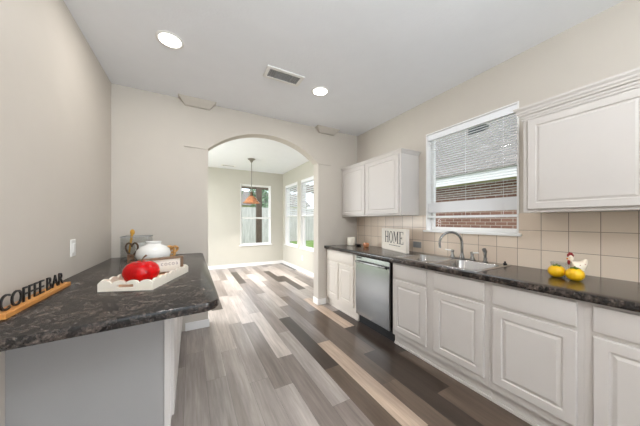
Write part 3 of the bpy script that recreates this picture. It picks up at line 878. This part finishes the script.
# square clear glass vase with its contents
gx, gy, gh, gw = -.470, 2.945, .235, .115
r = thing('glass_vase', 'square clear glass vase at the back of the left bar top', 'vase', (gx, gy, CT))
m = MB()
m.loops([rr(gx, gy, gw, gw, .012, CT), rr(gx, gy, gw, gw, .012, CT + gh), rr(gx, gy, gw - .007, gw - .007, .008, CT + gh), rr(gx, gy, gw - .007, gw - .007, .008, CT + .012)])
m.build('glass_wall', M['jarglass'], r)
MB().loops([rr(gx, gy, gw + .001, gw + .001, .013, CT + gh - .006), rr(gx, gy, gw + .001, gw + .001, .013, CT + gh + .001), rr(gx, gy, gw - .007, gw - .007, .008, CT + gh + .001), rr(gx, gy, gw - .007, gw - .007, .008, CT + gh - .006)], False, False).build('rim', M['greymetal'], r)
zb = CT + .012
hp = []
for i in range(28):
    t_ = 2 * PI * i / 28
    hp.append((gx - .035 + .0048 * 16 * math.sin(t_) ** 3 * .62, gy - .055, zb + .108 + .0052 * (13 * math.cos(t_) - 5 * math.cos(2 * t_) - 2 * math.cos(3 * t_) - math.cos(4 * t_))))
zmin = min(p[2] for p in hp); hp = [(p[0], p[1], p[2] - zmin + zb + .0085) for p in hp]
tag(MB().tube(hp, .0085, 8, True).build('heart_ornament', M['walnut']), 'brown heart outline ornament standing inside the glass vase', 'ornament')
r = thing('white_mug', 'white ribbed mug sitting inside the glass vase', 'mug', (gx + .03, gy + .03, zb))
MB().lathe([(.04, 0), (.052, .006), (.054, .04), (.052, .045), (.054, .05), (.054, .09), (.052, .095), (.055, .15), (.05, .15), (.048, .02)], (gx + .03, gy + .03, zb), 28).build('mug_body', M['ceramic'], r)
hd = [(gx + .03 + .052 + .028 * math.sin(PI * i / 8), gy + .03 - .002, zb + .04 + .07 * i / 8) for i in range(9)]
MB().tube(hd, .005, 8).build('handle', M['greymetal'], r)
r = thing('wooden_spoon', 'golden wooden spoon handle sticking out of the glass vase', 'spoon', (gx - .06, gy + .05, zb))
MB().tube([(gx - .085, gy + .07, zb + .008), (gx - .062, gy + .05, zb + .16), (gx - .050, gy + .042, zb + .25)], [.008, .009, .011], 10).build('shaft', M['gold'], r)
MB().sphere((gx - .047, gy + .040, zb + .262), .022, 16, 10, (.9, .4, 1.3)).build('bowl', M['gold'], r)
r = thing('wooden_letter', 'dark wooden letter B standing before the glass vase', 'letter', (-.52, 2.775, CT), math.radians(10))
glyph('B', .105, .022, 'letter_face', M['letterwood'], r, lambda a, b, c: (a, c, b), 1.0, .004)

# wooden knot
kx, ky = -.175, 2.93
kp = []
for i in range(72):
    t_ = 2 * PI * i / 72
    kp.append((.018 * (math.sin(t_) + 2 * math.sin(2 * t_)), .018 * math.sin(3 * t_) * .9, .018 * (math.cos(t_) - 2 * math.cos(2 * t_))))
zmin = min(p[2] for p in kp)
tag(MB().tube([(kx + p[0], ky + p[1], CT + .0125 + (p[2] - zmin) * 1.15) for p in kp], .0125, 10, True).build('wooden_knot', M['knot']), 'light wooden knot ornament right of the white ceramic jar', 'ornament')

# ------------------------------------------------------------------ things on the right worktop
r = thing('candle_jar', 'white lidless candle jar in the far corner of the worktop', 'candle', (2.235, 3.045, CT))
MB().lathe([(.052, 0), (.060, .006), (.062, .03), (.062, .118), (.058, .125), (.054, .121), (.054, .098)], (2.235, 3.045, CT), 32, (True, False)).build('jar_body', M['cream'], r)
MB().lathe([(.0535, .088), (.0535, .100), (.001, .101)], (2.235, 3.045, CT), 32).build('wax', M['ceramic'], r)
MB().tube([(2.235, 3.045, CT + .100), (2.236, 3.045, CT + .112)], .0015, 6).build('wick', M['black'], r)
r = thing('trinket_dish', 'small dark round dish beside the white candle jar', 'dish', (2.275, 2.905, CT))
MB().lathe([(.022, 0), (.030, .004), (.045, .016), (.047, .020), (.043, .019), (.026, .008), (.002, .007)], (2.275, 2.905, CT), 28).build('dish_body', M['blackplastic'], r)
r = thing('votive_holder', 'small amber brown votive holder left of the HOME sign', 'candle holder', (2.285, 2.735, CT))
MB().lathe([(.026, 0), (.036, .006), (.046, .03), (.044, .05), (.034, .062), (.031, .060), (.039, .048), (.040, .03), (.02, .012)], (2.285, 2.735, CT), 28).build('holder_body', M['amber'], r)
MB().lathe([(.034, .02), (.036, .032), (.001, .034)], (2.285, 2.735, CT), 24).build('wax', M['cream'], r)

# HOME sign: local x along from left end to right end, y = depth behind the face, z up
ha = Vector((2.395, 2.525)); hb = Vector((2.225, 1.945)); HL = (hb - ha).length
hang = math.atan2(hb.y - ha.y, hb.x - ha.x)
r = thing('box_sign', 'white framed HOME sign standing on the worktop left of the sink', 'sign', (ha.x, ha.y, CT), hang)
HH = .285
m = MB(); f = .022
m.box(0, HL, 0, .045, 0, f); m.box(0, HL, 0, .045, HH - f, HH); m.box(0, f, 0, .045, f, HH - f); m.box(HL - f, HL, 0, .045, f, HH - f)
m.build('frame', M['signwhite'], r, local=True, bevel=.0015)
B(f, HL - f, .008, .040, f, HH - f).build('face_board', M['signwhite'], r, local=True)
def bars(name, rects, x, polys=()):
    m = MB()
    for a, b, c, d in rects: m.box(x + a * KX, x + b * KX, .006, .0078, c, d)
    for p in polys: m.prism([(x + q[0] * KX, q[1]) for q in p], 'y', .006, .0078)
    return m.build(name, M['signtext'], r, local=True, smooth=0)
zb_, zt_ = .098, .250; S = .006; W = .017; KX = 1.1
x = .085
bars('letter', [(.008, .008 + W, zb_, zt_), (.066, .066 + W, zb_, zt_), (.008, .08, .170, .180), (0, .034, zb_, zb_ + S), (0, .034, zt_ - S, zt_), (.056, .090, zb_, zb_ + S), (.056, .090, zt_ - S, zt_)], x)
x = .197; m = MB(); n = 28; ri = []
for i in range(n):
    a0, a1 = 2 * PI * i / n, 2 * PI * (i + 1) / n
    def ep(a, kx_, kz): return (x + .048 + kx_ * math.cos(a), (zb_ + zt_) / 2 + kz * math.sin(a))
    q = [ep(a0, .046, .078), ep(a1, .046, .078), ep(a1, .029, .069), ep(a0, .029, .069)]
    m.loops([[(a, .006, b) for a, b in q], [(a, .0078, b) for a, b in q]])
m.build('letter', M['signtext'], r, local=True, smooth=0)
x = .308
bars('letter', [(.008, .014, zb_, zt_), (.086, .086 + W, zb_, zt_), (0, .026, zb_, zb_ + S), (.076, .112, zb_, zb_ + S), (0, .022, zt_ - S, zt_), (.088, .112, zt_ - S, zt_)], x,
     [[(.010, zt_), (.026, zt_), (.062, zb_ + .03), (.050, zb_ + .02)], [(.050, zb_ + .02), (.056, zb_ + .02), (.092, zt_), (.086, zt_)]])
x = .448
bars('letter', [(.008, .008 + W, zb_, zt_), (0, .080, zb_, zb_ + S), (0, .080, zt_ - S, zt_), (.008, .055, .170, .177), (.074, .080, zb_, zb_ + .03), (.074, .080, zt_ - .03, zt_), (.05, .056, .158, .19)], x)
for i in range(9):
    bars('underline_mark', [(0, .020, .066, .073)], .20 + i * .031)

# lemons
def lemon(x, y, rz, label):
    R_ = .0445; K = .94
    r = thing('ceramic_lemon', label, 'lemon', (x, y, CT), rz)
    pr = []
    for i in range(21):
        a = -PI / 2 + PI * i / 20
        pr.append((R_ * math.cos(a) ** .9 if math.cos(a) > 1e-6 else 0, R_ * K + R_ * K * math.sin(a)))
    pr = [(p[0], max(p[1], .002)) for p in pr]
    m = MB().lathe([(p[0], p[1] - .002) for p in pr], (0, 0, 0), 36, (True, True), 8, .014); m.build('fruit_body', M['yellow'], r, local=True, smooth=80)
    m = MB()
    for k in range(5):
        a = 2 * PI * k / 5
        d = Vector((math.cos(a), math.sin(a), 0)); q = Vector((-d.y, d.x, 0))
        def sp(t): return R_ * K + (R_ * K + .0015) * math.cos(t)
        row = []
        for t in (0.06, .25, .45, .62):
            wd = {.06: .006, .25: .014, .45: .011, .62: .001}[t]
            rad_ = (R_ * 1.02) * math.sin(t) ** .95
            zc = sp(t)
            row.append([tuple(d * rad_ + q * s + Vector((0, 0, zc + dz))) for s, dz in ((-wd, 0), (0, .0015), (wd, 0), (wd, -.0015), (-wd, -.0015))])
        m.loops(row)
    m.build('leaf_cap', M['green'], r, local=True)
    MB().tube([(0, 0, R_ * 2 * K - .004), (.002, 0, R_ * 2 * K + .008)], .004, 8).build('stem', M['green'], r, local=True)
lemon(2.215, .637, .3, 'yellow ceramic lemon on the left, below the window corner')
lemon(2.185, .541, 1.1, 'yellow ceramic lemon on the right, in front of the hen')
# glass dish behind the left lemon
r = thing('glass_cup', 'small square clear glass behind the left yellow lemon', 'glass', (2.375, .668, CT))
m = MB().loops([rr(2.375, .668, .036, .036, .01, CT), rr(2.375, .668, .042, .042, .01, CT + .085), rr(2.375, .668, .039, .039, .008, CT + .085), rr(2.375, .668, .033, .033, .008, CT + .008)])
m.build('cup_wall', M['jarglass'], r)

# hen figurine
hx, hy = 2.305, .560
r = thing('hen_figurine', 'speckled white ceramic hen with red comb behind the lemons', 'figurine', (hx, hy, CT), math.radians(-62))
# local x = towards tail, body long axis
m = MB(); lp = []
spine = [(-.050, .112, .014, .016), (-.047, .092, .024, .027), (-.034, .070, .038, .044), (-.008, .056, .048, .054), (.020, .060, .046, .054), (.044, .076, .038, .048), (.062, .094, .030, .038), (.076, .104, .018, .026), (.084, .108, .006, .010)]
for x_, z_, ry, rz_ in spine:
    lp.append([(x_, ry * math.cos(2 * PI * k / 20), z_ + rz_ * math.sin(2 * PI * k / 20)) for k in range(20)])
m.loops(lp); m.build('hen_body', M['speckle'], r, local=True, smooth=70)
MB().lathe([(.040, 0), (.042, .006), (.034, .014), (.03, .02)], (0, 0, 0), 24).build('base', M['green'], r, local=True)
MB().sphere((-.053, 0, .128), .023, 18, 12, (1.0, .85, 1.05)).build('head', M['hen'], r, local=True)
m = MB()
for k, (x_, z_, q) in enumerate(((-.072, .149, .011), (-.060, .158, .013), (-.045, .157, .012), (-.034, .149, .009))): m.sphere((x_, 0, z_), q, 12, 8, (1, .55, 1.1))
m.build('comb', M['redcomb'], r, local=True)
m = MB(); 
for s in (-1, 1): m.sphere((-.068, s * .008, .102), .012, 12, 8, (.8, .7, 1.5))
m.build('wattle', M['redcomb'], r, local=True)
MB().lathe([(.007, 0), (.005, .008), (.0005, .016)], (0, 0, 0), 10).xform(Matrix.Translation((-.073, 0, .126)) @ Matrix.Rotation(-PI / 2, 4, 'Y')).build('beak', M['orange'], r, local=True)
for s in (-1, 1): MB().sphere((-.063, s * .018, .133), .003, 8, 6).build('eye', M['black'], r, local=True)

for ch in r.children:
    ch.data.transform(Matrix.Diagonal((.60, .80, 1.0, 1)))

# ------------------------------------------------------------------ outdoors
struct(B(-14, 40, -8, 45, -.32, -.22).build('ground', M['lawn'], smooth=0))
# neighbour's brick house with low eave
r = thing('neighbour_house', 'brick neighbouring house with grey shingle roof outside the sink window', 'house', (6.2, 3.5, -.22))
B(5.85, 9.5, -6, 9.5, -.22, 2.19).build('wall', M['brick'], r, smooth=0)
B(5.52, 5.85, -6.2, 9.7, 2.175, 2.20).build('soffit', M['soffit'], r, smooth=0)
B(5.48, 5.52, -6.2, 9.7, 2.165, 2.385).build('fascia', M['white'], r, smooth=0)
m = MB(); m.prism([(5.44, 2.37), (5.44, 2.40), (10.2, 5.26), (10.2, 5.23)], 'y', -6.3, 9.8); m.build('roof', M['shingle'], r, smooth=0)
B(8.72, 9.02, 4.3, 4.85, 4.36, 4.62).build('roof_vent', M['darkgrey'], r, bevel=.02)
# porch post and beam outside the nook
r = thing('porch_frame', 'dark wooden porch post and beam outside the nook end window', 'porch', (2.42, 8.9, -.22))
B(2.15, 2.34, 8.8, 8.98, -.22, 2.62).build('post', M['postbrown'], r, bevel=.005)
B(-2.5, 5.0, 8.82, 8.96, 2.50, 2.80).build('beam', M['postbrown'], r, bevel=.005)
# fence
r = thing('wood_fence', 'grey weathered board fence across the back yard', 'fence', (2, 16.5, -.22))
m = MB(); x = -8.0
while x < 14: m.box(x, x + .135, 16.5, 16.52, -.22, 2.25 + random.uniform(-.01, .01)); x += .142
m.build('boards', M['fence'], r, smooth=0)
for z in (.1, 1.0, 1.9): B(-8, 14, 16.52, 16.56, z, z + .09).build('rail', M['fence'], r, smooth=0)
# far house behind the fence
r = thing('far_house', 'pale house with grey roof beyond the board fence', 'house', (7, 27, -.22))
B(3.5, 11.5, 24, 30, -.22, 2.9).build('wall', M['soffit'], r, smooth=0)
m = MB(); m.prism([(23.6, 2.85), (27, 4.6), (30.4, 2.85)], 'x', 3.1, 11.9); m.build('roof', M['shingle'], r, smooth=0)
def tree(x, y, h, rad, label, mat, n=1600, seed=1):
    rg = random.Random(seed)
    r = thing('tree', label, 'tree', (x, y, -.22))
    MB().tube([(x, y, -.25), (x + .05, y, h * .3), (x - .05, y + .05, h * .62)], [.16, .12, .06], 10).build('trunk', M['bark'], r)
    m = MB()
    for i in range(n):
        d = Vector((rg.gauss(0, 1), rg.gauss(0, 1), rg.gauss(0, 1))).normalized() * (rg.random() ** .35)
        c = Vector((x + d.x * rad, y + d.y * rad, h * .66 + d.z * h * .36))
        a = Vector((rg.gauss(0, 1), rg.gauss(0, 1), rg.gauss(0, 1))).normalized(); b = a.orthogonal().normalized()
        s = rg.uniform(.09, .18)
        m.face([tuple(c - a * s), tuple(c + b * s * .5), tuple(c + a * s), tuple(c - b * s * .5)])
    m.build('foliage', mat, r, smooth=0)
tree(2.3, 19.0, 6.4, 1.3, 'green leafy tree behind the fence, left in the nook end window', M['leaf'], 1500, 2)
tree(5.3, 20.0, 5.6, 1.1, 'pale green tree behind the fence, right in the nook end window', M['leafpale'], 1500, 5)
